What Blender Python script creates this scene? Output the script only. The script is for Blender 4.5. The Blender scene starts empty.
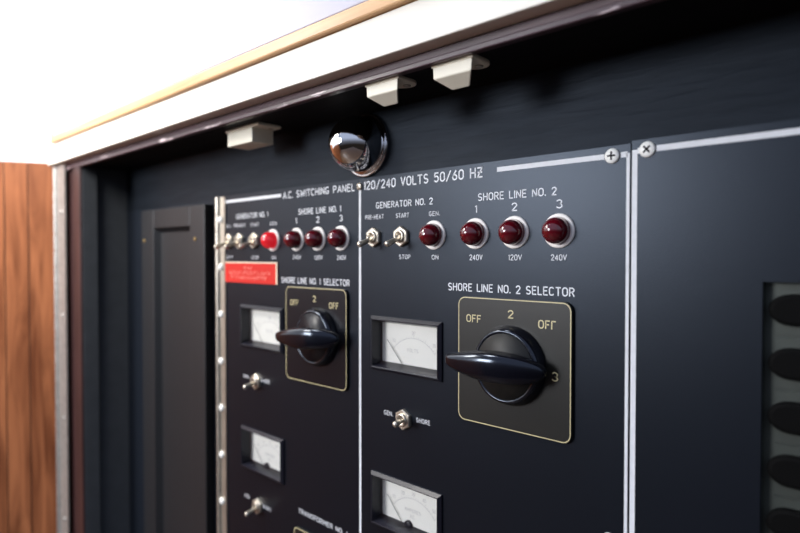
import bpy, bmesh, math, random
from mathutils import Vector, Matrix
random.seed(7)
MM = 0.001
PI = math.pi
SC = bpy.context.scene
COL = SC.collection

# ------------------------------------------------------------------ materials
def new_mat(name):
    m = bpy.data.materials.new(name); m.use_nodes = True
    nt = m.node_tree; b = nt.nodes['Principled BSDF']
    return m, nt, b
def solid(name, col, rough=.5, metal=0., spec=.5, coat=0., bump=0., bscale=400., var=0., emit=None, estr=0.):
    m, nt, b = new_mat(name)
    b.inputs['Base Color'].default_value = (*col, 1)
    b.inputs['Roughness'].default_value = rough
    b.inputs['Metallic'].default_value = metal
    b.inputs['Specular IOR Level'].default_value = spec
    b.inputs['Coat Weight'].default_value = coat
    b.inputs['Coat Roughness'].default_value = .05
    if emit:
        b.inputs['Emission Color'].default_value = (*emit, 1); b.inputs['Emission Strength'].default_value = estr
    tc = nt.nodes.new('ShaderNodeTexCoord')
    n = nt.nodes.new('ShaderNodeTexNoise'); n.inputs['Scale'].default_value = bscale; n.inputs['Detail'].default_value = 5
    nt.links.new(tc.outputs['Object'], n.inputs['Vector'])
    if var > 0:
        mx = nt.nodes.new('ShaderNodeMix'); mx.data_type = 'RGBA'
        mx.inputs[6].default_value = (*[c*(1-var) for c in col], 1); mx.inputs[7].default_value = (*[min(1, c*(1+var)) for c in col], 1)
        nt.links.new(n.outputs['Fac'], mx.inputs[0]); nt.links.new(mx.outputs[2], b.inputs['Base Color'])
    if bump > 0:
        bp = nt.nodes.new('ShaderNodeBump'); bp.inputs['Strength'].default_value = bump; bp.inputs['Distance'].default_value = .0005
        nt.links.new(n.outputs['Fac'], bp.inputs['Height']); nt.links.new(bp.outputs['Normal'], b.inputs['Normal'])
    return m
def grain(name, c0, c1, scale, rough=.5, bump=.3, detail=8, distort=.4, axis_scale=(1, 1, 1), spec=.5, lo=.3, hi=.7):
    m, nt, b = new_mat(name)
    tc = nt.nodes.new('ShaderNodeTexCoord'); mp = nt.nodes.new('ShaderNodeMapping')
    mp.inputs['Scale'].default_value = axis_scale
    n = nt.nodes.new('ShaderNodeTexNoise'); n.inputs['Scale'].default_value = scale; n.inputs['Detail'].default_value = detail
    n.inputs['Distortion'].default_value = distort
    r = nt.nodes.new('ShaderNodeValToRGB')
    r.color_ramp.elements[0].position = lo; r.color_ramp.elements[1].position = hi
    r.color_ramp.elements[0].color = (*c0, 1); r.color_ramp.elements[1].color = (*c1, 1)
    bp = nt.nodes.new('ShaderNodeBump'); bp.inputs['Strength'].default_value = bump; bp.inputs['Distance'].default_value = .001
    L = nt.links.new
    L(tc.outputs['Object'], mp.inputs['Vector']); L(mp.outputs['Vector'], n.inputs['Vector']); L(n.outputs['Fac'], r.inputs['Fac'])
    L(r.outputs['Color'], b.inputs['Base Color']); L(n.outputs['Fac'], bp.inputs['Height']); L(bp.outputs['Normal'], b.inputs['Normal'])
    b.inputs['Roughness'].default_value = rough; b.inputs['Specular IOR Level'].default_value = spec
    return m
M = {}
BLUE = (.70, .82, 1, 1)
M['panel'] = solid('panel_paint', (.0034, .0044, .0074), .36, spec=.33, bump=.10, bscale=900, var=.25)
M['black'] = solid('black_paint', (.0065, .0085, .0130), .5, spec=.28, bump=.15, bscale=150, var=.2)
M['black_door'] = solid('black_door_paint', (.010, .011, .013), .45, spec=.5, bump=.15, bscale=150, var=.2)
M['side'] = solid('black_paint_lit_side', (.060, .066, .074), .5, spec=.3, bump=.15, bscale=60, var=.2)  # black paint lightened: the light on the recess side is put into the colour
M['header'] = grain('black_wood', (.002, .003, .005), (.008, .0105, .015), 25, .55, .6, axis_scale=(1, 6, 7), spec=.22)
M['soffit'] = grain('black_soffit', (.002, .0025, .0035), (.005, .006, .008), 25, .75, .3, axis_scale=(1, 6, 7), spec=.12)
M['plum'] = grain('plum_wood', (.034, .012, .016), (.085, .036, .046), 30, .42, .2, axis_scale=(.4, 5, 5))
M['bead'] = grain('chipped_bead', (.055, .024, .032), (.70, .58, .60), 42, .35, .2, detail=6, axis_scale=(.5, 3, 3), lo=.60, hi=.65)
M['plum_v'] = grain('plum_wood_upright', (.020, .007, .007), (.052, .020, .019), 30, .42, .2, axis_scale=(5, 5, .4))
M['cream'] = solid('cream_paint', (.90, .86, .76), .45, bump=.05, bscale=60)
M['orange'] = grain('honey_wood', (.50, .26, .10), (.72, .42, .19), 30, .4, .1, axis_scale=(.3, 6, 6))
M['white'] = solid('white_paint', (.47, .455, .54), .5, bump=.03, bscale=40)
M['plaster'] = solid('white_plaster', (.92, .91, .90), .7, bump=.05, bscale=30)
M['teak'] = grain('teak_veneer', (.13, .039, .015), (.36, .130, .054), 14, .45, .15, axis_scale=(5, 5, .45), distort=1.2, spec=.2)
M['teak_dark'] = solid('groove_shadow_wood', (.045, .017, .010), .6)
M['floor'] = grain('floor_wood', (.05, .025, .012), (.11, .06, .03), 10, .45, .2, axis_scale=(.4, 6, 6))
M['zinc'] = solid('dull_zinc', (.50, .49, .46), .42, metal=.75, bump=.15, bscale=120, var=.35)
M['nickel'] = solid('nickel', (.66, .60, .50), .33, metal=.85, bump=.05, bscale=300)
M['hinge'] = solid('aged_hinge_metal', (.62, .57, .48), .36, metal=.85, bump=.12, bscale=120, var=.2)
M['chrome'] = solid('chrome', (.80, .80, .80), .05, metal=1.)
M['brass'] = solid('aged_brass', (.32, .22, .09), .4, metal=.9)
M['bezel'] = solid('pale_bezel', (.97, .93, .88), .45)
M['lens'] = solid('ruby_lens', (.115, .003, .009), .12, spec=.6, coat=.7)
M['lens_lit'] = solid('lit_ruby_lens', (.40, .006, .012), .13, spec=.6, coat=.7, emit=(1, .02, .035), estr=.45)
M['bakelite'] = solid('gloss_bakelite', (.004, .004, .007), .15, spec=.5, coat=.2)
M['knob_face'] = solid('knob_face_matt', (.009, .009, .0082), .5, spec=.4)
M['sw_plate_navy'] = solid('switch_plate_navy', (.0035, .004, .007), .3, spec=.35)
M['knob_face_navy'] = solid('knob_face_navy', (.004, .004, .007), .35, spec=.35)
M['sw_plate'] = solid('switch_plate_black', (.0105, .0105, .0088), .38, spec=.40, bump=.06, bscale=700)
M['gold'] = solid('gold_print', (.62, .54, .30), .4)
M['print'] = solid('white_print', (.80, .82, .86), .5, var=.12, bscale=900)
M['line'] = solid('white_line_print', (.72, .74, .77), .5, var=.12, bscale=200)
M['screw'] = solid('white_screw', (.92, .92, .88), .45)
M['dark'] = solid('dark_recess', (.006, .006, .007), .7)
M['meter'] = solid('meter_black', (.009, .009, .016), .36, spec=.4, coat=.05)
M['dial'] = solid('dial_card', (.97, .95, .87), .6, var=.03, bscale=60)
M['ink'] = solid('dial_ink', (.62, .60, .57), .6)
M['needle'] = solid('needle_black', (.03, .03, .03), .4)
M['red_card'] = solid('red_card', (.58, .022, .014), .5, spec=.25, var=.08)
M['pink'] = solid('placard_print', (.78, .32, .25), .5)
M['cream_edge'] = solid('placard_edge', (.82, .70, .52), .5)
M['plastic'] = solid('ivory_plastic', (.88, .83, .68), .42, spec=.5, bump=.04, bscale=200)
M['olive'] = solid('grey_green_metal', (.046, .054, .045), .5, metal=.2, bump=.4, bscale=40, var=.6)
M['rubber'] = solid('matt_black', (.0018, .0018, .0018), .7, spec=.08)
gm, nt, b = new_mat('meter_glass')
nt.nodes.remove(b); tr = nt.nodes.new('ShaderNodeBsdfTransparent'); gl = nt.nodes.new('ShaderNodeBsdfGlossy'); gl.inputs['Roughness'].default_value = .03
fr = nt.nodes.new('ShaderNodeFresnel'); fr.inputs['IOR'].default_value = 1.3; mx = nt.nodes.new('ShaderNodeMixShader')
nt.links.new(fr.outputs[0], mx.inputs[0]); nt.links.new(tr.outputs[0], mx.inputs[1]); nt.links.new(gl.outputs[0], mx.inputs[2])
nt.links.new(mx.outputs[0], nt.nodes['Material Output'].inputs['Surface']); M['glass'] = gm

for k in ('panel', 'black', 'header', 'bakelite'): M[k].node_tree.nodes['Principled BSDF'].inputs['Specular Tint'].default_value = BLUE

# ------------------------------------------------------------------ mesh helpers (all lengths in mm, local to the thing)
class MB:
    def __init__(s): s.v = []; s.f = []; s.smooth = []
    def add(s, vs, fs, smooth=False):
        o = len(s.v); s.v += [tuple(v) for v in vs]; s.f += [tuple(i+o for i in f) for f in fs]; s.smooth += [smooth]*len(fs); return s
    def box(s, x0, x1, y0, y1, z0, z1):
        vs = [(x, y, z) for x in (x0, x1) for y in (y0, y1) for z in (z0, z1)]
        return s.add(vs, [(0, 1, 3, 2), (4, 6, 7, 5), (0, 4, 5, 1), (2, 3, 7, 6), (0, 2, 6, 4), (1, 5, 7, 3)])
    def quad(s, x0, x1, z0, z1, y):
        return s.add([(x0, y, z0), (x1, y, z0), (x1, y, z1), (x0, y, z1)], [(0, 1, 2, 3)])
    def lathe(s, prof, cx=0, cz=0, n=32, smooth=True, cap0=True, cap1=True):
        """prof: (radius, y) list; axis along y"""
        vs = []; fs = []
        for r, y in prof:
            for k in range(n):
                a = 2*PI*k/n; vs.append((cx+r*math.cos(a), y, cz+r*math.sin(a)))
        for i in range(len(prof)-1):
            for k in range(n):
                k2 = (k+1) % n; fs.append((i*n+k, (i+1)*n+k, (i+1)*n+k2, i*n+k2))
        s.add(vs, fs, smooth)
        o = len(s.v)-len(vs)
        if cap0: s.f.append(tuple(o+k for k in range(n))); s.smooth.append(False)
        if cap1: s.f.append(tuple(o+(len(prof)-1)*n+k for k in reversed(range(n)))); s.smooth.append(False)
        return s
    def prism(s, pts, y0, y1):
        """pts: (x,z) outline extruded along y"""
        n = len(pts); vs = [(x, y0, z) for x, z in pts]+[(x, y1, z) for x, z in pts]
        fs = [tuple(range(n)), tuple(range(2*n-1, n-1, -1))]+[(i, n+i, n+(i+1) % n, (i+1) % n) for i in range(n)]
        return s.add(vs, fs)
    def loft(s, rings, smooth=True):
        n = len(rings[0]); vs = [p for r in rings for p in r]; fs = []
        for i in range(len(rings)-1):
            for k in range(n):
                k2 = (k+1) % n; fs.append((i*n+k, (i+1)*n+k, (i+1)*n+k2, i*n+k2))
        fs += [tuple(range(n)), tuple((len(rings)-1)*n+k for k in reversed(range(n)))]
        return s.add(vs, fs, smooth)
    def ribbon(s, pts, w, y):
        """flat stroke of width w along the (x,z) polyline"""
        P = [Vector(p) for p in pts]; h = w/2
        for i in range(1, len(P)-1):                       # a sharp corner: two strokes that meet
            if (P[i]-P[i-1]).normalized().dot((P[i+1]-P[i]).normalized()) < .3:
                s.ribbon(pts[:i+1], w, y); s.ribbon(pts[i:], w, y); return s
        closed = (P[0]-P[-1]).length < 1e-6
        if closed: P = P[:-1]
        n = len(P); L = []; R = []
        for i in range(n):
            a = P[i]-P[i-1] if (i > 0 or closed) else None
            b = P[(i+1) % n]-P[i] if (i < n-1 or closed) else None
            if a is None: d = b.normalized(); nn = Vector((-d.y, d.x)); k = 1; c = P[i]-d*h*.6
            elif b is None: d = a.normalized(); nn = Vector((-d.y, d.x)); k = 1; c = P[i]+d*h*.6
            else:
                a = a.normalized(); b = b.normalized(); t = a+b
                t = t.normalized() if t.length > 1e-4 else a
                nn = Vector((-t.y, t.x)); k = min(1/max(.2, nn.dot(Vector((-a.y, a.x)))), 1.25); c = P[i]
            L.append(c+nn*h*k); R.append(c-nn*h*k)
        vs = [(p.x, y, p.y) for p in L]+[(p.x, y, p.y) for p in R]
        m = n if closed else n-1
        return s.add(vs, [(i, n+i, n+(i+1) % n, (i+1) % n) for i in range(m)])
    def build(s, name, mat, parent=None, bevel=0, seg=2, loc=None, fix=True):
        me = bpy.data.meshes.new(name)
        me.from_pydata([(x*MM, y*MM, z*MM) for x, y, z in s.v], [], s.f); me.validate()
        for p, sm in zip(me.polygons, s.smooth): p.use_smooth = sm
        if fix:
            bm = bmesh.new(); bm.from_mesh(me); bmesh.ops.recalc_face_normals(bm, faces=bm.faces); bm.to_mesh(me); bm.free()
        me.materials.append(mat)
        o = bpy.data.objects.new(name, me); COL.objects.link(o)
        if parent: o.parent = parent
        if loc: o.location = [c*MM for c in loc]
        if bevel:
            md = o.modifiers.new('bevel', 'BEVEL'); md.width = bevel*MM; md.segments = seg; md.limit_method = 'ANGLE'; md.angle_limit = math.radians(40)
        return o
def tag(o, label=None, cat=None, group=None, kind=None):
    if label: o['label'] = label
    if cat: o['category'] = cat
    if group: o['group'] = group
    if kind: o['kind'] = kind
    return o
def thing(name, x, y, z, label, cat, group=None, rotz=0):
    o = bpy.data.objects.new(name, None); COL.objects.link(o); o.empty_display_size = .01
    o.location = (x*MM, y*MM, z*MM); o.rotation_euler = (0, 0, rotz)
    return tag(o, label, cat, group)
def copy_tree(o, parent=None):
    c = o.copy(); COL.objects.link(c)
    if parent: c.parent = parent
    for ch in list(o.children): copy_tree(ch, c)
    return c
def place(proto, used, x, z, label, group, y=0):
    o = proto if not used else copy_tree(proto)
    o.location = (x*MM, y*MM, z*MM); o['label'] = label; o['group'] = group
    return o
def structure(o): o['kind'] = 'structure'; return o

# ------------------------------------------------------------------ engraver's stroke lettering
def arc(cx, cy, rx, ry, a0, a1, n=8):
    return [(cx+rx*math.cos(math.radians(a0+(a1-a0)*i/n)), cy+ry*math.sin(math.radians(a0+(a1-a0)*i/n))) for i in range(n+1)]
def oval(w):
    r = w/2
    return [arc(r, 1-r, r, r, 0, 180)+arc(r, r, r, r, 180, 360)+[(w, 1-r)]]
G = {
 'A': (.64, [[(0, 0), (.32, 1), (.64, 0)], [(.11, .33), (.53, .33)]]),
 'C': (.58, [arc(.29, .71, .29, .29, 35, 180)+arc(.29, .29, .29, .29, 180, 325)]),
 'E': (.50, [[(.5, 1), (0, 1), (0, 0), (.5, 0)], [(0, .52), (.42, .52)]]),
 'F': (.48, [[(.48, 1), (0, 1), (0, 0)], [(0, .52), (.4, .52)]]),
 '~': (.46, [[(.46, 1), (0, 1), (0, 0)]]),
 'G': (.60, [arc(.3, .7, .3, .3, 38, 180)+arc(.3, .3, .3, .3, 180, 340)+[(.59, .40), (.34, .40)]]),
 'H': (.58, [[(0, 0), (0, 1)], [(.58, 0), (.58, 1)], [(0, .52), (.58, .52)]]),
 'I': (.0, [[(0, 0), (0, 1)]]),
 'L': (.46, [[(0, 1), (0, 0), (.46, 0)]]),
 'M': (.72, [[(0, 0), (0, 1), (.36, .3), (.72, 1), (.72, 0)]]),
 'N': (.58, [[(0, 0), (0, 1), (.58, 0), (.58, 1)]]),
 'O': (.60, oval(.60)),
 'P': (.54, [[(0, 0), (0, 1)]+arc(.27, .745, .27, .255, 90, -90)+[(0, .49)]]),
 'R': (.56, [[(0, 0), (0, 1)]+arc(.28, .745, .27, .255, 90, -90)+[(0, .49)], [(.28, .49), (.56, 0)]]),
 'S': (.56, [arc(.28, .745, .26, .255, 38, 265)+arc(.28, .25, .28, .25, 82, -145)]),
 'T': (.58, [[(0, 1), (.58, 1)], [(.29, 1), (.29, 0)]]),
 'V': (.60, [[(0, 1), (.30, 0), (.60, 1)]]),
 'W': (.86, [[(0, 1), (.21, 0), (.43, .8), (.65, 0), (.86, 1)]]),
 'Z': (.56, [[(0, 1), (.56, 1), (0, 0), (.56, 0)]]),
 '=': (.56, [[(0, 1), (.56, 1), (0, 0), (.56, 0)], [(.06, .5), (.5, .5)]]),
 '0': (.54, oval(.54)),
 '1': (.12, [[(0, .86), (.12, 1), (.12, 0)]]),
 '2': (.54, [arc(.27, .73, .27, .27, 165, -15)+[(.0, .0), (.54, 0)]]),
 '3': (.54, [arc(.26, .755, .25, .245, 150, -90)+arc(.26, .26, .28, .26, 85, -150)]),
 '4': (.56, [[(.42, 0), (.42, 1), (0, .27), (.56, .27)]]),
 '5': (.54, [[(.5, 1), (.06, 1), (.03, .55)]+arc(.26, .32, .28, .32, 120, -145)]),
 '6': (.54, [[(.42, 1), (.06, .5)]+arc(.27, .28, .27, .28, 150, -210, 12)]),
 '/': (.52, [[(0, -.06), (.52, 1.06)]]),
 '-': (.34, [[(0, .48), (.34, .48)]]),
 '.': (.0, [[(0, .0), (0, .09)]]),
 ' ': (.34, []),
}
def lettering(text, x0, x1, z, cap, parent, mat, y=-.2, weight=.16, name='lettering', label=None):
    gap = .29; xs = []; x = 0
    for c in text: xs.append(x); x += G[c][0]+gap
    tot = x-gap; s = (x1-x0)/tot; mb = MB(); w = cap*weight*(.9 if cap < 4 else 1)
    for c, gx in zip(text, xs):
        for st in G[c][1]: mb.ribbon([(x0+(gx+px)*s, z+pz*cap) for px, pz in st], w, y)
    o = mb.build(name, mat, parent, fix=False)
    if label: o['label'] = label
    return o

# ------------------------------------------------------------------ the setting
structure(MB().box(-2200, 1500, -2600, 300, -1210, -1200).build('floor', M['floor']))
structure(MB().box(-1720, -1700, -2600, 1400, -1200, 1500).build('wall_left', M['plaster']))
structure(MB().box(-1699, -1690, -2600, 1400, -1200, -60).build('added_wainscot', M['teak']))  # unseen dark boarding, added so the panels reflect darker low down
structure(MB().box(-1005, 320, 40, 60, -1200, 133).build('wall_back', M['black']))
# black painted boards of the recess
structure(MB().box(-897, 300, 3, 40, 64, 123.5).build('trim_1', M['header']))                # header above the panels
structure(MB().box(-897, -643, 3, 40, -460, 64).build('trim_2', M['black']))               # back board left of the hinged panel
structure(MB().box(-905, -897, -62, 40, -460, 123.5).build('trim_3', M['side']))          # left side of the recess
structure(MB().box(-897, -889, -61, -41, -460, 123.5).build('trim_4', M['side'], bevel=.6))            # stop strip
structure(MB().box(-905, 300, -58, 40, 123.5, 131).build('ceiling', M['soffit']))               # soffit
structure(MB().box(-897, 300, -62, 40, -480, -460).build('trim_6', M['black']))            # bottom of the recess
structure(MB().box(300, 312, -62, 40, -480, 123.5).build('trim_7', M['black']))            # right side of the recess
# plum frame
structure(MB().box(-942, 300, -65, -62, 122.2, 126.2).build('trim_15', M['bead'], bevel=.8))
t = MB(); t.box(-942, 300, -62, -58, 122.6, 132.4)
structure(t.build('trim_8', M['plum'], bevel=.8))
t = MB(); t.box(-942, -905, -60, -40, -480, 122.2); t.box(-914, -889.5, -64, -60.5, -480, 122.2)
structure(t.build('trim_9', M['plum_v'], bevel=.8))
structure(MB().box(-1005, -942, -60, -30, -480, 132.5).build('trim_10', M['plum_v']))     # post behind the wooden door hinge
# cream fascia, honey wood lip and white upper face
structure(MB().box(-996, 300, -75, -55, 132.6, 160.4).build('trim_11', M['cream'], bevel=.8))
t = MB(); t.box(-963, 300, -79, -55, 161.0, 171.4); t.box(-963, -955, -79, -55, 171, 193)
structure(t.build('trim_12', M['orange'], bevel=1.5))
structure(MB().box(-955, 300, -78, -55, 171.5, 211).build('trim_13', M['white'], bevel=1))
structure(MB().box(-955, 300, -55, 600, 198, 211).build('trim_16', M['white']))     # top of the casing
structure(MB().box(-1700, 1500, 1400, 1420, -1200, 1500).build('wall_far', M['plaster']))

# ------------------------------------------------------------------ wooden door on its piano hinge
ang = math.atan2(-60, -30)
wd = thing('cabinet_door', -981, -64, 137 - 620, 'reddish brown wooden cabinet door standing open at the far left', 'door', rotz=ang)
H = 619
t = MB(); GA, GB = 38.0, 68.0
for a, b_ in ((0, GA), (GA+1.6, GB), (GB+1.6, 150), (151, 260)): t.box(a, b_, -16, 0, 0, H)
t.build('door_board', M['teak'], wd)
MB().box(.3, 259.7, -16.5, -1.5, .3, H-.3).build('door_core', M['teak_dark'], wd)
hp = MB(); hp.box(-.0, 5, 0, 1.2, 0, H)
for k in range(24): hp.lathe([(3.0, 0), (3.0, 25)], n=12)  # placeholder rings replaced below
hp = MB()
hp.box(1.5, 38, -2.2, -.2, 0, 613)
for k in range(25):
    z0 = k*24.5
    n = 12; r = 3.0
    for (za, zb) in ((z0+.4, z0+24.1),):
        vs = [(0+r*math.cos(2*PI*i/n), -2.5+r*math.sin(2*PI*i/n), z) for z in (za, zb) for i in range(n)]
        hp.add(vs, [(i, (i+1) % n, n+(i+1) % n, n+i) for i in range(n)], True)
ph = hp.build('piano_hinge', M['zinc'], wd, fix=True)
ph.rotation_euler = (0, 0, -ang); ph['label'] = 'dull grey metal piano hinge of the wooden door'
ph.location = (0, 3.2*MM, 0)
for z in (95, 245, 395, 545):
    ph_s = MB().lathe([(3.4, -2.2), (3.2, -3.2), (1.5, -3.6)], 24, z, n=14).build('hinge_screw', M['zinc'], ph)

# ------------------------------------------------------------------ black door at the back of the recess
bd = thing('cabinet_door', -735, 3, -455, 'black painted cupboard door with sunken centre, left of the hinged panel', 'door')
t = MB(); w = 87; h = 515
t.box(-w, -w+38, -11, 0, 0, h); t.box(w-36, w, -11, 0, 0, h); t.box(-w+38, w-36, -11, 0, h-25, h); t.box(-w+38, w-36, -11, 0, 0, 40)
t.build('door_frame', M['black_door'], bd, bevel=1)
t = MB()
a0, a1, c0, c1 = -w+38, w-36, 40, h-25
t.add([(a0, -10, c0), (a1, -10, c0), (a1, -10, c1), (a0, -10, c1), (a0+5, -3, c0+5), (a1-5, -3, c0+5), (a1-5, -3, c1-5), (a0+5, -3, c1-5)],
      [(0, 1, 5, 4), (1, 2, 6, 5), (2, 3, 7, 6), (3, 0, 4, 7), (4, 5, 6, 7)])
t.build('door_panel', M['black_door'], bd)
for x in (-77, 65):
    MB().lathe([(2.6, -11), (2.4, -12), (1, -12.5)], x, 474, n=14).build('brass_screw', M['brass'], bd)

# ------------------------------------------------------------------ the three panels
def screw_at(parent, x, z, r=4.6, mat='screw', rot=0, name='screw', y=0):
    s = MB().lathe([(r, 0), (r*.99, -.9), (r*.9, -1.5), (r*.6, -1.9), (r*.1, -2.0)], n=22, cap1=True).build(name, M[mat], parent, loc=(x, y, z))
    d = MB()
    for a in (rot, rot+PI/2):
        c, sn = math.cos(a)*r*.55, math.sin(a)*r*.55; px, pz = -math.sin(a)*r*.12, math.cos(a)*r*.12
        d.prism([(-c-px, -sn-pz), (c-px, sn-pz), (c+px, sn+pz), (-c+px, -sn+pz)], -1.6, -2.1)
    d.build('cross_slot', M['dark'], s)
    return s
ZB = -455
p1 = thing('switchboard', -502, 0, ZB, 'black hinged switch panel on the left with red card', 'panel')
p2 = thing('switchboard', -268, 0, ZB, 'black middle switch panel with large selector and voltage heading', 'panel')
p3 = thing('switchboard', 76, 0, ZB, 'plain black panel on the right with opening at its edge', 'panel')
def lp(parent): return (0, 0)
class Local:
    """adds meshes given in panel-wall millimetres to a parent whose base is not at the origin"""
    def __init__(s, root): s.o = [c/MM for c in root.location]; s.root = root
    def fix(s, o): o.location = (o.location[0]-s.o[0]*MM, o.location[1]-s.o[1]*MM, o.location[2]-s.o[2]*MM); return o
L1, L2, L3 = Local(p1), Local(p2), Local(p3)
def holed(x0, x1, z0, z1, holes, y0=0, y1=3):
    """a sheet with rectangular openings, one closed mesh"""
    xs = sorted({x0, x1}|{h[0] for h in holes}|{h[1] for h in holes}); zs = sorted({z0, z1}|{h[2] for h in holes}|{h[3] for h in holes})
    mb = MB(); nx, nz = len(xs), len(zs); idx = lambda i, k, b: b*nx*nz+i*nz+k
    vs = [(x, y, z) for y in (y0, y1) for x in xs for z in zs]
    def solid_(i, k):
        if not (0 <= i < nx-1 and 0 <= k < nz-1): return False
        cx, cz = (xs[i]+xs[i+1])/2, (zs[k]+zs[k+1])/2
        return not any(h[0] < cx < h[1] and h[2] < cz < h[3] for h in holes)
    fs = []
    for i in range(nx-1):
        for k in range(nz-1):
            if not solid_(i, k): continue
            q = [(i, k), (i+1, k), (i+1, k+1), (i, k+1)]
            fs.append(tuple(idx(*p, 0) for p in q)); fs.append(tuple(idx(*p, 1) for p in reversed(q)))
            for (a, b), (di, dk) in zip(((0, 1), (1, 2), (2, 3), (3, 0)), ((0, -1), (1, 0), (0, 1), (-1, 0))):
                if not solid_(i+di, k+dk): fs.append((idx(*q[a], 0), idx(*q[a], 1), idx(*q[b], 1), idx(*q[b], 0)))
    return mb.add(vs, fs)
MX1, MX2 = -541, -332.5
def mh(x, z): return (x-37, x+37, z-20.5, z+20.5)
MZ = {1: -75.3, 2: -209.8, 3: -77.6, 4: -211.5}
L1.fix(holed(-614.5, -389.2, ZB, 67, [mh(MX1, MZ[3]), mh(MX1, MZ[4])]).build('plate', M['panel'], p1))
L2.fix(holed(-388.8, -147.2, ZB, 67, [mh(MX2, MZ[1]), mh(MX2, MZ[2])]).build('plate', M['panel'], p2))
L3.fix(holed(-146.4, 299, ZB, 68.5, [(-77, 40, -170, -14)]).build('plate', M['panel'], p3))
# printed lines
def line(Lx, x0, x1, z0, z1, name='border_line'):
    return Lx.fix(MB().quad(x0, x1, z0, z1, -.15).build(name, M['line'], Lx.root, fix=False))
line(L1, -614, -505.5, 59.0, 62.2); line(L2, -388.6, -386.0, ZB, 57)
line(L2, -243.2, -163.6, 59.2, 62.5); line(L2, -153.2, -148.9, 59.2, 62.5); line(L2, -149.6, -147.6, ZB, 61.5)
line(L3, -146.2, -143.0, ZB, 62.8); line(L3, -143, -141.6, 60.4, 63.8); line(L3, -132, 299, 60.6, 64.0)
T1 = [("A.C. SWITCHING PANEL", -501.5, -394.5, 57.2, 6.0), ("GENERATOR NO. 1", -590.5, -529, 40.4, 4.8), ("SHORE LINE NO. 1", -476, -413, 39.8, 5.0),
      ("PREHEAT", -596, -572, 31.2, 3.2), ("START", -562, -546, 31, 3.2), ("GEN", -525, -514, 31, 3.2), ("STOP", -560, -546.5, -4.3, 3.2), ("ON", -522.5, -515, -4.3, 3.2),
      ("ON", -612, -604, 31.2, 3.0), ("OFF", -612, -598, -4, 3.0),
      ("1", -480.8, -479.6, 31, 5.2), ("2", -448.2, -444.2, 31, 5.2), ("3", -414.6, -410.8, 31, 5.2),
      ("240V", -485.5, -473, -4, 3.7), ("120V", -451, -439.5, -4.2, 3.7), ("240V", -418, -406, -4.2, 3.7),
      ("SHORE LINE NO. 1 SELECTOR", -505, -401.5, -27.8, 5.2), ("TRANSFORMER NO. 1", -477.5, -405, -256, 4.2),
      ("GEN.", -577, -566, -135, 3.2), ("SHORE", -543, -527, -135, 3.2), ("GEN.", -576, -566, -267.5, 3.2), ("SHORE", -541, -526, -269.5, 3.2)]
T2 = [("120/240 VOLTS 50/60 H=", -381.5, -256, 57.0, 6.7), ("GENERATOR NO. 2", -366.5, -303.5, 40, 4.7), ("SHORE LINE NO. 2", -259.4, -196.4, 39.8, 4.9),
      ("PRE-HEAT", -380, -357.8, 31, 3.3), ("START", -343, -328.6, 30.9, 3.3), ("GEN.", -306.8, -296.4, 30.8, 3.2), ("STOP", -339.3, -327.2, -3.2, 3.3), ("ON", -303.8, -297.6, -3.3, 3.2),
      ("1", -262, -260.9, 31.3, 4.9), ("2", -230.4, -226.6, 31, 5.1), ("3", -196.0, -192.2, 31, 5.2),
      ("240V", -267.1, -255.8, -3.6, 3.7), ("120V", -233, -222.7, -3.5, 3.6), ("240V", -199.8, -188.8, -3.4, 3.6),
      ("SHORE LINE NO. 2 SELECTOR", -287.2, -183.3, -26.7, 5.2), ("GEN.", -357, -347.2, -135.2, 3.4), ("SHORE", -320.3, -305.8, -134.8, 3.3)]
for tx in T1: L1.fix(lettering(*tx, p1, M['print']))
for tx in T2: L2.fix(lettering(*tx, p2, M['print']))
# screws
L2.fix(screw_at(p2, -158.4, 60.8, 4.7)); L3.fix(screw_at(p3, -137.0, 62.2, 4.8, rot=.75)); L2.fix(screw_at(p2, -158.5, -177.5, 4.7))
L2.fix(screw_at(p2, -387.4, 60.2, 3.2, mat='nickel'))
# hinge on the left panel
hg = MB(); hg.box(-626, -615.5, -1.6, 1.5, ZB, 66.5); hg.box(-616, -613.5, -1.4, -.1, ZB, 66.5)
ho = L1.fix(hg.build('piano_hinge', M['hinge'], p1)); ho['label'] = 'pale metal piano hinge down the left edge'
kn = MB(); n = 14; r = 3.4
for k in range(26):
    za = 66.5-(k+1)*20+.5; zb = 66.5-k*20
    vs = [(-627.5+r*math.cos(2*PI*i/n), -1.5+r*math.sin(2*PI*i/n), z) for z in (za, zb) for i in range(n)]
    kn.add(vs, [(i, (i+1) % n, n+(i+1) % n, n+i) for i in range(n)], True)
    kn.add([v for v in vs[n:]], [tuple(range(n))]); kn.add([v for v in vs[:n]], [tuple(reversed(range(n)))])
kb = kn.build('hinge_barrel', M['hinge'], ho)
for k in range(8):
    s = MB().lathe([(4.2, -1.6), (4.1, -2.6), (3.0, -3.8), (.5, -4.3)], -621.5, 40.4-54.3*k, n=16).build('hinge_screw', M['screw'], ho)

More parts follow.
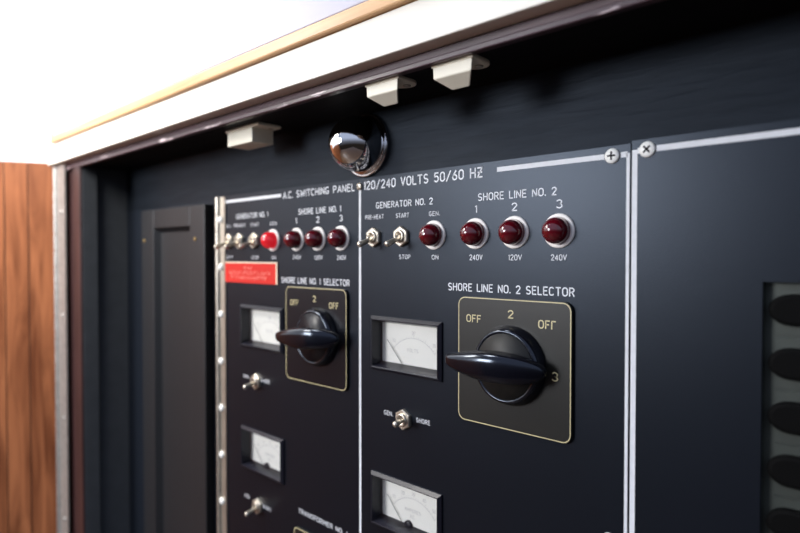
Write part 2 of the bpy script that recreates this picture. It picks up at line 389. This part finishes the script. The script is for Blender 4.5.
# ------------------------------------------------------------------ red card
rc = thing('warning_card', -564.5, 0, -30.5, 'red printed card with pale edge under the toggles on the left panel', 'sign')
MB().box(-53, 53, -1.0, -.05, 0, 23).build('card', M['red_card'], rc)
t = MB(); t.box(-53, 53, -1.15, -1.0, 21.6, 23); t.box(50.8, 53, -1.15, -1.0, 0, 21.6)
t.build('card_edge', M['cream_edge'], rc)
t = MB()
random.seed(3)
for (xa, xb, z, hgt) in ((-10, 6, 15.2, 2.9), (-40, 38, 9.6, 3.0), (-37, 33, 4.2, 3.0)):
    x = xa
    while x < xb:
        wd_ = random.uniform(1.6, 2.6)
        k = random.random()
        if k < .4: t.ribbon([(x, z), (x, z+hgt), (x+wd_, z+hgt)], .5, -1.1)
        elif k < .7: t.ribbon([(x, z), (x+wd_/2, z+hgt), (x+wd_, z)], .5, -1.1)
        else: t.ribbon([(x, z+hgt), (x, z), (x+wd_, z)], .5, -1.1)
        x += wd_+1.0+(2 if random.random() < .15 else 0)
t.build('printed_lines', M['pink'], rc, fix=False)

# ------------------------------------------------------------------ indicator lamps
def lamp(lit):
    root = thing('indicator_lamp', 0, 0, 0, 'x', 'lamp')
    MB().lathe([(11.4, 0), (11.4, -1.0), (11.0, -1.5), (9.0, -1.8), (8.7, -1.2)], n=48, cap0=False, cap1=False).build('bezel', M['bezel'], root)
    prof = [(8.8, -.5), (8.7, -5.0)]
    for k in range(1, 12):
        a = k/12*PI/2; prof.append((8.7*math.cos(a), -5.0-8.9*math.sin(a)))
    prof.append((.15, -13.9))
    MB().lathe(prof, n=48, cap0=False).build('lens', M['lens_lit' if lit else 'lens'], root)
    return root
g1, g2 = 'red indicator lamps on the left panel', 'red indicator lamps on the middle panel'
lit = lamp(True); place(lit, False, -519.5, 15.3, 'brightly lit red indicator lamp above the red card', g1)
dk = lamp(False)
LS = [(-479, 15.3, 'red indicator lamp under the numeral 1 on the left panel', g1), (-446, 15.3, 'red indicator lamp under the numeral 2 on the left panel', g1),
      (-412.5, 15.3, 'red indicator lamp under the numeral 3 on the left panel', g1),
      (-301.6, 15.6, 'dark red indicator lamp beside the two toggles on the middle panel', g2), (-261.6, 15.7, 'dark red indicator lamp under the numeral 1 on the middle panel', g2),
      (-228.2, 15.8, 'dark red indicator lamp under the numeral 2 on the middle panel', g2), (-194.2, 15.9, 'dark red indicator lamp under the numeral 3 on the middle panel', g2)]
for i, (x, z, lb, g) in enumerate(LS): place(dk, i > 0, x, z, lb, g)

# ------------------------------------------------------------------ toggle switches
def toggle(tx, tz):
    """tx, tz: where the tip of the lever leans, mm"""
    root = thing('toggle_switch', 0, 0, 0, 'x', 'switch')
    t = MB(); n = 6; R = 8.6
    def hexr(r, y, off=PI/6): return [(r*math.cos(off+k*PI/3), y, r*math.sin(off+k*PI/3)) for k in range(6)]
    inner = lambda y: [(5.2*math.cos(PI/6+k*PI/3), y, 5.2*math.sin(PI/6+k*PI/3)) for k in range(6)]
    vs = hexr(R, 0)+hexr(R, -2.6)+hexr(R*.9, -3.2)+inner(-3.2)
    t.add(vs, [(a*6+k, (a+1)*6+k, (a+1)*6+(k+1) % 6, a*6+(k+1) % 6) for a in range(3) for k in range(6)])
    t.build('nut', M['nickel'], root)
    t = MB().lathe([(5.4, 0), (5.4, -4.4), (5.0, -5.0), (3.6, -5.0), (3.2, -3.4), (.1, -3.3)], n=24, cap0=False)
    t.build('bushing', M['nickel'], root)
    d = Vector((tx, -19, tz)); ln = d.length; d.normalize(); u = d.cross(Vector((0, 0, 1))).normalized(); v = d.cross(u)
    rings = []
    for s_, r in ((1.5, 1.5), (5, 1.75), (ln-4.5, 2.35), (ln-2, 2.6), (ln-.8, 2.2), (ln-.1, 1.2), (ln+.15, .3)):
        rings.append([tuple(d*s_+u*(r*math.cos(2*PI*k/16))+v*(r*math.sin(2*PI*k/16))) for k in range(16)])
    MB().loft(rings).build('lever', M['nickel'], root)
    return root
gt1, gt2 = 'toggle switches on the left panel', 'toggle switches on the middle panel'
ta = toggle(0, -7)
TS = [(-368.8, 15.2, 'toggle switch with levelled down lever, nearest the white divider on the middle panel', gt2), (-336.2, 15.2, 'toggle switch with lever down, just left of the dark red lamp on the middle panel', gt2),
      (-605, 15.2, 'blurred toggle switch right beside the hinge, leftmost of its row', gt1), (-583.5, 15.3, 'blurred toggle switch second from the hinge in the top row', gt1), (-554, 15.3, 'blurred toggle switch just left of the lit red lamp', gt1)]
TS[0] = (-368.8, 15.2, 'toggle switch with lever down, nearest the white divider line on the middle panel', gt2)
for i, (x, z, lb, g) in enumerate(TS): place(ta, i > 0, x, z, lb, g)
tb = toggle(7, .5)
place(tb, False, -333.6, -135.2, 'toggle switch between its two side words, under the upper meter of the middle panel', gt2)
tc = toggle(5, -3)
place(tc, False, -551.5, -136, 'blurred toggle switch between the two meters of the left panel', gt1)
place(tc, True, -549.5, -270.2, 'blurred toggle switch below the lower meter of the left panel', gt1)

# ------------------------------------------------------------------ panel meters
def meter(legend, legend2, nums, needle):
    root = thing('panel_meter', 0, 0, 0, 'x', 'meter')
    W, Hh = 39.6, 23.2
    def rect(w, h, y): return [(-w, y, -h), (w, y, -h), (w, y, h), (-w, y, h)]
    rs = rect(W, Hh, -.05)+rect(W, Hh, -1.4)+rect(W-2.6, Hh-2.6, -3.6)+rect(W-3.2, Hh-3.4, -3.4)+rect(W-4.0, Hh-6.4, 9)
    t = MB().add(rs, [(a*4+k, (a+1)*4+k, (a+1)*4+(k+1) % 4, a*4+(k+1) % 4) for a in range(4) for k in range(4)])
    t.build('bezel', M['meter'], root)
    dl = MB().quad(-W+4, W-4, -Hh+6.2, Hh-6.2, 8.8).build('dial', M['dial'], root, fix=False)
    t = MB(); cx, cz, R = 1, -24, 30
    t.ribbon([(cx+R*math.sin(a), cz+R*math.cos(a)) for a in [math.radians(-50+100*i/24) for i in range(25)]], .35, 8.7)
    for i in range(21):
        a = math.radians(-50+5*i); r2 = R+(2.6 if i % 5 == 0 else 1.4)
        t.ribbon([(cx+R*math.sin(a), cz+R*math.cos(a)), (cx+r2*math.sin(a), cz+r2*math.cos(a))], .3, 8.7)
    t.build('scale', M['ink'], dl, fix=False)
    for i, nm in enumerate(nums):
        a = math.radians(-40+80*i/(len(nums)-1)); x, z = cx+(R+5.2)*math.sin(a), cz+(R+4.0)*math.cos(a)
        lettering(nm, x-1.7, x+1.7, z-1, 2.6, dl, M['ink'], y=8.7, name='numeral')
    lettering(legend, -len(legend)*1.25, len(legend)*1.25, -5.5, 2.6, dl, M['ink'], y=8.7, name='legend')
    if legend2: lettering(legend2, -2.6, 2.6, -10.5, 2.6, dl, M['ink'], y=8.7, name='legend')
    a = math.radians(needle)
    t = MB().ribbon([(-11, -16.5), (-28.5, 2.5)], .6, 7.5)
    t.build('needle', M['needle'], root, fix=False)
    if legend2: MB().lathe([(4.5, 8.7), (4.5, 7.2), (3, 6.4)], -4, -Hh+5.6, n=20).build('needle_hub', M['meter'], root)
    MB().quad(-W+3.6, W-3.6, -Hh+3.6, Hh-3.6, 2).build('glass', M['glass'], root, fix=False)
    return root
gm1, gm2 = 'meters on the left panel', 'meters on the middle panel'
mv = meter('VOLTS', None, ['10', '20', '30'], -36)
ma = meter('AMPERES', 'A.C.', ['10', '20', '30', '40', '50'], -34)
place(mv, False, MX2, MZ[1], 'black framed meter with white dial, upper one on the middle panel', gm2)
place(mv, True, MX1, MZ[3], 'black framed meter with white dial, beside the left selector, upper one on the left panel', gm1)
place(ma, False, MX2, MZ[2], 'black framed meter with white dial, cut by the bottom edge on the middle panel', gm2)
place(ma, True, MX1, MZ[4], 'blurred black framed meter, lower one on the left panel', gm1)

# ------------------------------------------------------------------ rotary selector switches
def rrect(w, r, n=6):
    pts = []
    for cx, cz, a0 in ((w-r, w-r, 0), (-w+r, w-r, 90), (-w+r, -w+r, 180), (w-r, -w+r, 270)):
        for k in range(n+1):
            a = math.radians(a0+90*k/n); pts.append((cx+r*math.cos(a), cz+r*math.sin(a)))
    return pts
def sgp(v, p): return math.copysign(abs(v)**p, v)
def selector(worn, pm, fm):
    root = thing('selector_switch', 0, 0, 0, 'x', 'switch')
    pl = MB().prism(rrect(46.3, 6), -.05, -2.7).build('face_plate', M[pm], root, bevel=.5)
    pts = rrect(45.5, 5.6); MB().ribbon(pts+[pts[0]], .7, -2.85).build('gold_border', M['gold'], pl, fix=False)
    lettering('OFF', -38, -25.6, 27.8, 5.0, pl, M['gold'], y=-2.85, label='gold printed word on the plate')
    lettering('2', -1.9, 1.9, 33.0, 5.1, pl, M['gold'], y=-2.85)
    lettering('OF~' if worn else 'OFF', 22.2, 34.6, 28, 5.1, pl, M['gold'], y=-2.85)
    if worn: lettering('3', 32.4, 36.4, -6.0, 5.4, pl, M['gold'], y=-2.85)
    MB().lathe([(28, -2.7), (28, -4.0), (26.5, -8.5), (25.6, -10.6), (24.4, -11.6), (23.4, -11.4), (23.0, -11.0), (.2, -11.0)], n=64).build('knob_skirt', M['bakelite'], root)
    MB().lathe([(22.8, -11.0), (22.8, -11.25), (.2, -11.25)], n=64, cap0=False).build('knob_face', M[fm], root)
    st = [(-40.6, 2.2, 1.2, -24, -21), (-40.0, 2.2, 3.2, -26, -19), (-38, 2.0, 4.6, -27.2, -17), (-33, 1.6, 6.0, -28.4, -14.5), (-25, 1.2, 8.0, -29.4, -12), (-15, 1.0, 10.2, -30, -10.6),
          (-5, .8, 11.6, -30, -10.6), (5, .6, 11.8, -29, -10.6), (15, .4, 10.6, -26.4, -10.6), (23, 0, 8.6, -22, -10.4), (28, 0, 6.4, -18, -9), (31, 0, 4.2, -15, -8.5), (32.5, 0, 1.5, -13, -9)]
    rings = []
    for x, zc, hz, yf, yb in st:
        ring = []; my, hy = (yf+yb)/2, (yb-yf)/2
        for k in range(32):
            a = 2*PI*k/32; c, s_ = sgp(math.cos(a), .62), sgp(math.sin(a), .72)
            sc = 1-(.40 if c < 0 else .16)*math.exp(-((x-4)/13)**2)*math.exp(-((s_+.05)/.55)**2)
            ring.append((x, my+hy*s_, zc+hz*c*sc))
        rings.append(ring)
    kb_ = MB().loft(rings).build('knob_handle', M['bakelite'], root)
    sd = kb_.modifiers.new('sub', 'SUBSURF'); sd.levels = 1; sd.render_levels = 2
    return root
s2 = selector(True, 'sw_plate', 'knob_face'); place(s2, False, -229.6, -76.9, 'large black rotary selector with gold bordered square plate on the middle panel', 'rotary selector switches')
s1 = selector(False, 'sw_plate_navy', 'knob_face_navy'); place(s1, False, -448.4, -77.2, 'black rotary selector with square plate on the left panel, beside the white divider line', 'rotary selector switches')
for ch in s1.children:
    if ch.name.startswith('knob'): ch.location.x += 6*MM
    if ch.name.startswith('knob_handle'): ch.location.x += 5*MM; ch.scale.x = 1.05; ch.rotation_euler.y = -math.radians(4)
cp = MB().prism([(x, z) for x, z in rrect(45.5, 6)], -.05, -2.7)
sp = thing('transformer_switch', -437, 0, -315, 'black square switch plate with pale edge under the lowest lettering of the left panel', 'switch')
pl = cp.build('face_plate', M['sw_plate'], sp, bevel=.5)
pts = rrect(44.6, 5); MB().ribbon(pts+[pts[0]], .9, -2.85).build('pale_border', M['gold'], pl, fix=False)

# ------------------------------------------------------------------ chrome dome lamp under the header
dm = thing('dome_lamp', -381.5, 3, 95.5, 'polished chrome dome lamp on the black header above the middle heading', 'lamp')
MB().lathe([(27.6, 0), (27.6, -2), (27.0, -3.2), (26.2, -3.6), (25.4, -3.0), (25.2, -4.0), (24.6, -5.0), (23.0, -5.4)], n=64, cap0=False, cap1=False).build('flange', M['chrome'], dm)
prof = [(23.8, -3), (23.6, -13)]
for k in range(1, 15):
    a = k/15*PI/2; prof.append((23.6*math.cos(a), -13-23.6*math.sin(a)))
prof.append((.2, -36.6))
MB().lathe(prof, n=64, cap0=False).build('dome', M['chrome'], dm)

# ------------------------------------------------------------------ white catches on the soffit
def hull(mb_pts, name, mat, parent, bevel=.6):
    bm = bmesh.new()
    for p in mb_pts: bm.verts.new([c*MM for c in p])
    bmesh.ops.convex_hull(bm, input=bm.verts); bmesh.ops.recalc_face_normals(bm, faces=bm.faces)
    bmesh.ops.dissolve_limit(bm, angle_limit=.02, verts=bm.verts, edges=bm.edges)
    me = bpy.data.meshes.new(name); bm.to_mesh(me); bm.free(); me.materials.append(mat)
    o = bpy.data.objects.new(name, me); COL.objects.link(o); o.parent = parent
    md = o.modifiers.new('bevel', 'BEVEL'); md.width = bevel*MM; md.segments = 2; md.limit_method = 'ANGLE'
    return o
def zlathe(mb, prof, cx, cy, n=20):
    vs = [(cx+r*math.cos(2*PI*k/n), cy+r*math.sin(2*PI*k/n), z) for r, z in prof for k in range(n)]
    fs = [(i*n+k, (i+1)*n+k, (i+1)*n+(k+1) % n, i*n+(k+1) % n) for i in range(len(prof)-1) for k in range(n)]
    fs += [tuple(range(n)), tuple((len(prof)-1)*n+k for k in range(n))]
    return mb.add(vs, fs)
ZS = 123.7
c1 = thing('door_catch', -509, -33, ZS, 'long white box shaped catch under the frame, leftmost of the three', 'catch', 'white catches under the top frame')
hull([(x, y, z) for x in (-26, 33) for y in (-13, 13) for z in (-3.4, 0)], 'base_plate', M['plastic'], c1, 1.2)
hull([(x, y, z) for x in (-23, 21) for y in (-12, 12) for z in (-17, -2)], 'body', M['plastic'], c1, .8)
zlathe(MB(), [(2.6, -3.4), (2.4, -4.2), (1, -4.6)], 27, 5).build('screw', M['nickel'], c1)
def catch(x, label):
    r = thing('door_catch', x, -49, ZS, label, 'catch', 'white catches under the top frame')
    pts = [(sx*17, y, z) for sx in (-1, 1) for y in (-11, -2) for z in (-2.6, 0)]+[(8+9*math.cos(a), 4+9*math.sin(a), z) for a in [PI*k/8 for k in range(9)] for z in (-2.6, 0)]
    hull(pts, 'base_plate', M['plastic'], r, .7)
    pts = [(sx*15.8, -10.4, -2) for sx in (-1, 1)]+[(sx*4, 2, -2) for sx in (-1, 1)]+[(sx*15.4, -10.4, -10) for sx in (-1, 1)]+[(sx*7.2, -1, -16.5) for sx in (-1, 1)]+[(sx*4, 2, -15) for sx in (-1, 1)]
    hull(pts, 'wedge', M['plastic'], r, .7)
    zlathe(MB(), [(3, -2.6), (2.7, -3.4), (1, -3.8)], 9, 6).build('screw', M['nickel'], r)
    return r
catch(-300, 'ivory wedge shaped catch just above and right of the chrome dome lamp')
catch(-237, 'ivory wedge shaped catch, rightmost of the three under the frame')

# ------------------------------------------------------------------ breaker strip in the right hand opening
bs = MB(); bs.box(-79, 42, 6.5, 9, -172, -12)
for z in (-28.3-27.8*i for i in range(5)): bs.box(-72, 10, 5.6, 7, z-13, z+13)
for x0, x1, z0, z1 in ((-79, -76.9, -172, -12), (39.9, 42, -172, -12), (-79, 42, -14.1, -12), (-79, 42, -172, -169.9)): bs.box(x0, x1, 3.02, 7, z0, z1)
tag(bs.build('breaker_tray', M['olive']), 'grey green recessed tray behind the opening at the right edge', 'tray')
bsp = bpy.data.objects['breaker_tray']
words = ['topmost in the right edge opening', 'second from the top in the right edge opening', 'third from the top in the right edge opening', 'fourth from the top in the right edge opening', 'lowest in the right edge opening']
proto = None
def breaker():
    r = thing('circuit_breaker', 0, 0, 0, 'x', 'breaker')
    def stad(L, r_, y): 
        return [(-L+1.25*r_*math.cos(a), y, r_*math.sin(a)) for a in [PI/2+PI*k/10 for k in range(11)]]+[(L+r_*math.cos(a), y, r_*math.sin(a)) for a in [-PI/2+PI*k/10 for k in range(11)]]
    MB().loft([stad(20, 8.2, 6.4), stad(20, 8.2, 2.4), stad(20, 7.6, 1.6), stad(20, 6.2, 1.2)], smooth=False).build('cap', M['rubber'], r)
    return r
pb = breaker()
for i, lb in enumerate(words):
    o = place(pb, i > 0, -44.5, -28.3-27.8*i, 'black rounded breaker, '+lb, 'black knobs in the right opening')

# ------------------------------------------------------------------ world and lights
w = bpy.data.worlds.new('World'); SC.world = w; w.use_nodes = True
nt = w.node_tree; bg = nt.nodes['Background']
tcw = nt.nodes.new('ShaderNodeTexCoord'); sx = nt.nodes.new('ShaderNodeSeparateXYZ'); rp = nt.nodes.new('ShaderNodeValToRGB')
mr = nt.nodes.new('ShaderNodeMapRange'); mr.inputs[1].default_value = -1; mr.inputs[2].default_value = 1
nt.links.new(tcw.outputs['Generated'], sx.inputs[0]); nt.links.new(sx.outputs['Z'], mr.inputs[0]); nt.links.new(mr.outputs[0], rp.inputs['Fac']); nt.links.new(rp.outputs['Color'], bg.inputs['Color'])
e = rp.color_ramp.elements
e[0].position = .40; e[0].color = (.020, .016, .014, 1)
e[1].position = .62; e[1].color = (.50, .58, .80, 1)
m_ = rp.color_ramp.elements.new(.5); m_.color = (.14, .15, .19, 1)
bg.inputs['Strength'].default_value = .9
def area(name, loc, target, size, power, col, sy=None):
    l = bpy.data.lights.new(name, 'AREA'); l.energy = power; l.size = size; l.color = col
    if sy: l.shape = 'RECTANGLE'; l.size_y = sy
    o = bpy.data.objects.new(name, l); COL.objects.link(o); o.location = loc
    o.rotation_euler = (Vector(target)-Vector(loc)).to_track_quat('-Z', 'Y').to_euler(); return o
area('window_light', (-1.5, -2.2, .40), (-.4, 0, .05), .9, 52, (.93, .95, 1.0), .6)
area('added_door_light', (-.78, -.38, .36), (-.93, -.08, .08), .22, 4.2, (1, .96, .90))  # unseen light added to brighten the top of the wooden door
area('wall_wash', (-.9, -.2, 1.3), (-1.7, .2, .4), .8, 60, (1, 1, 1))

# ------------------------------------------------------------------ camera
f = 595.; yaw = math.atan(625/f); pitch = math.atan(11.5/f)
F0 = Vector((-math.cos(yaw), math.sin(yaw), 0)); R = Vector((math.sin(yaw), math.cos(yaw), 0)); U0 = Vector((0, 0, 1))
F = F0*math.cos(pitch)-U0*math.sin(pitch); U = U0*math.cos(pitch)+F0*math.sin(pitch)
cd = bpy.data.cameras.new('camera'); cam = bpy.data.objects.new('camera', cd); COL.objects.link(cam)
mt = Matrix((R, U, -F)).transposed().to_4x4(); mt.translation = Vector((0, -.35578, 0)); cam.matrix_world = mt
cd.sensor_width = 36; cd.lens = f/800*36; cd.clip_start = .005; cd.clip_end = 50
cd.dof.use_dof = True; cd.dof.focus_distance = .425; cd.dof.aperture_fstop = 4.2; cd.dof.aperture_blades = 7
SC.camera = cam
SC.view_settings.view_transform = 'Standard'; SC.view_settings.look = 'None'; SC.view_settings.exposure = 0
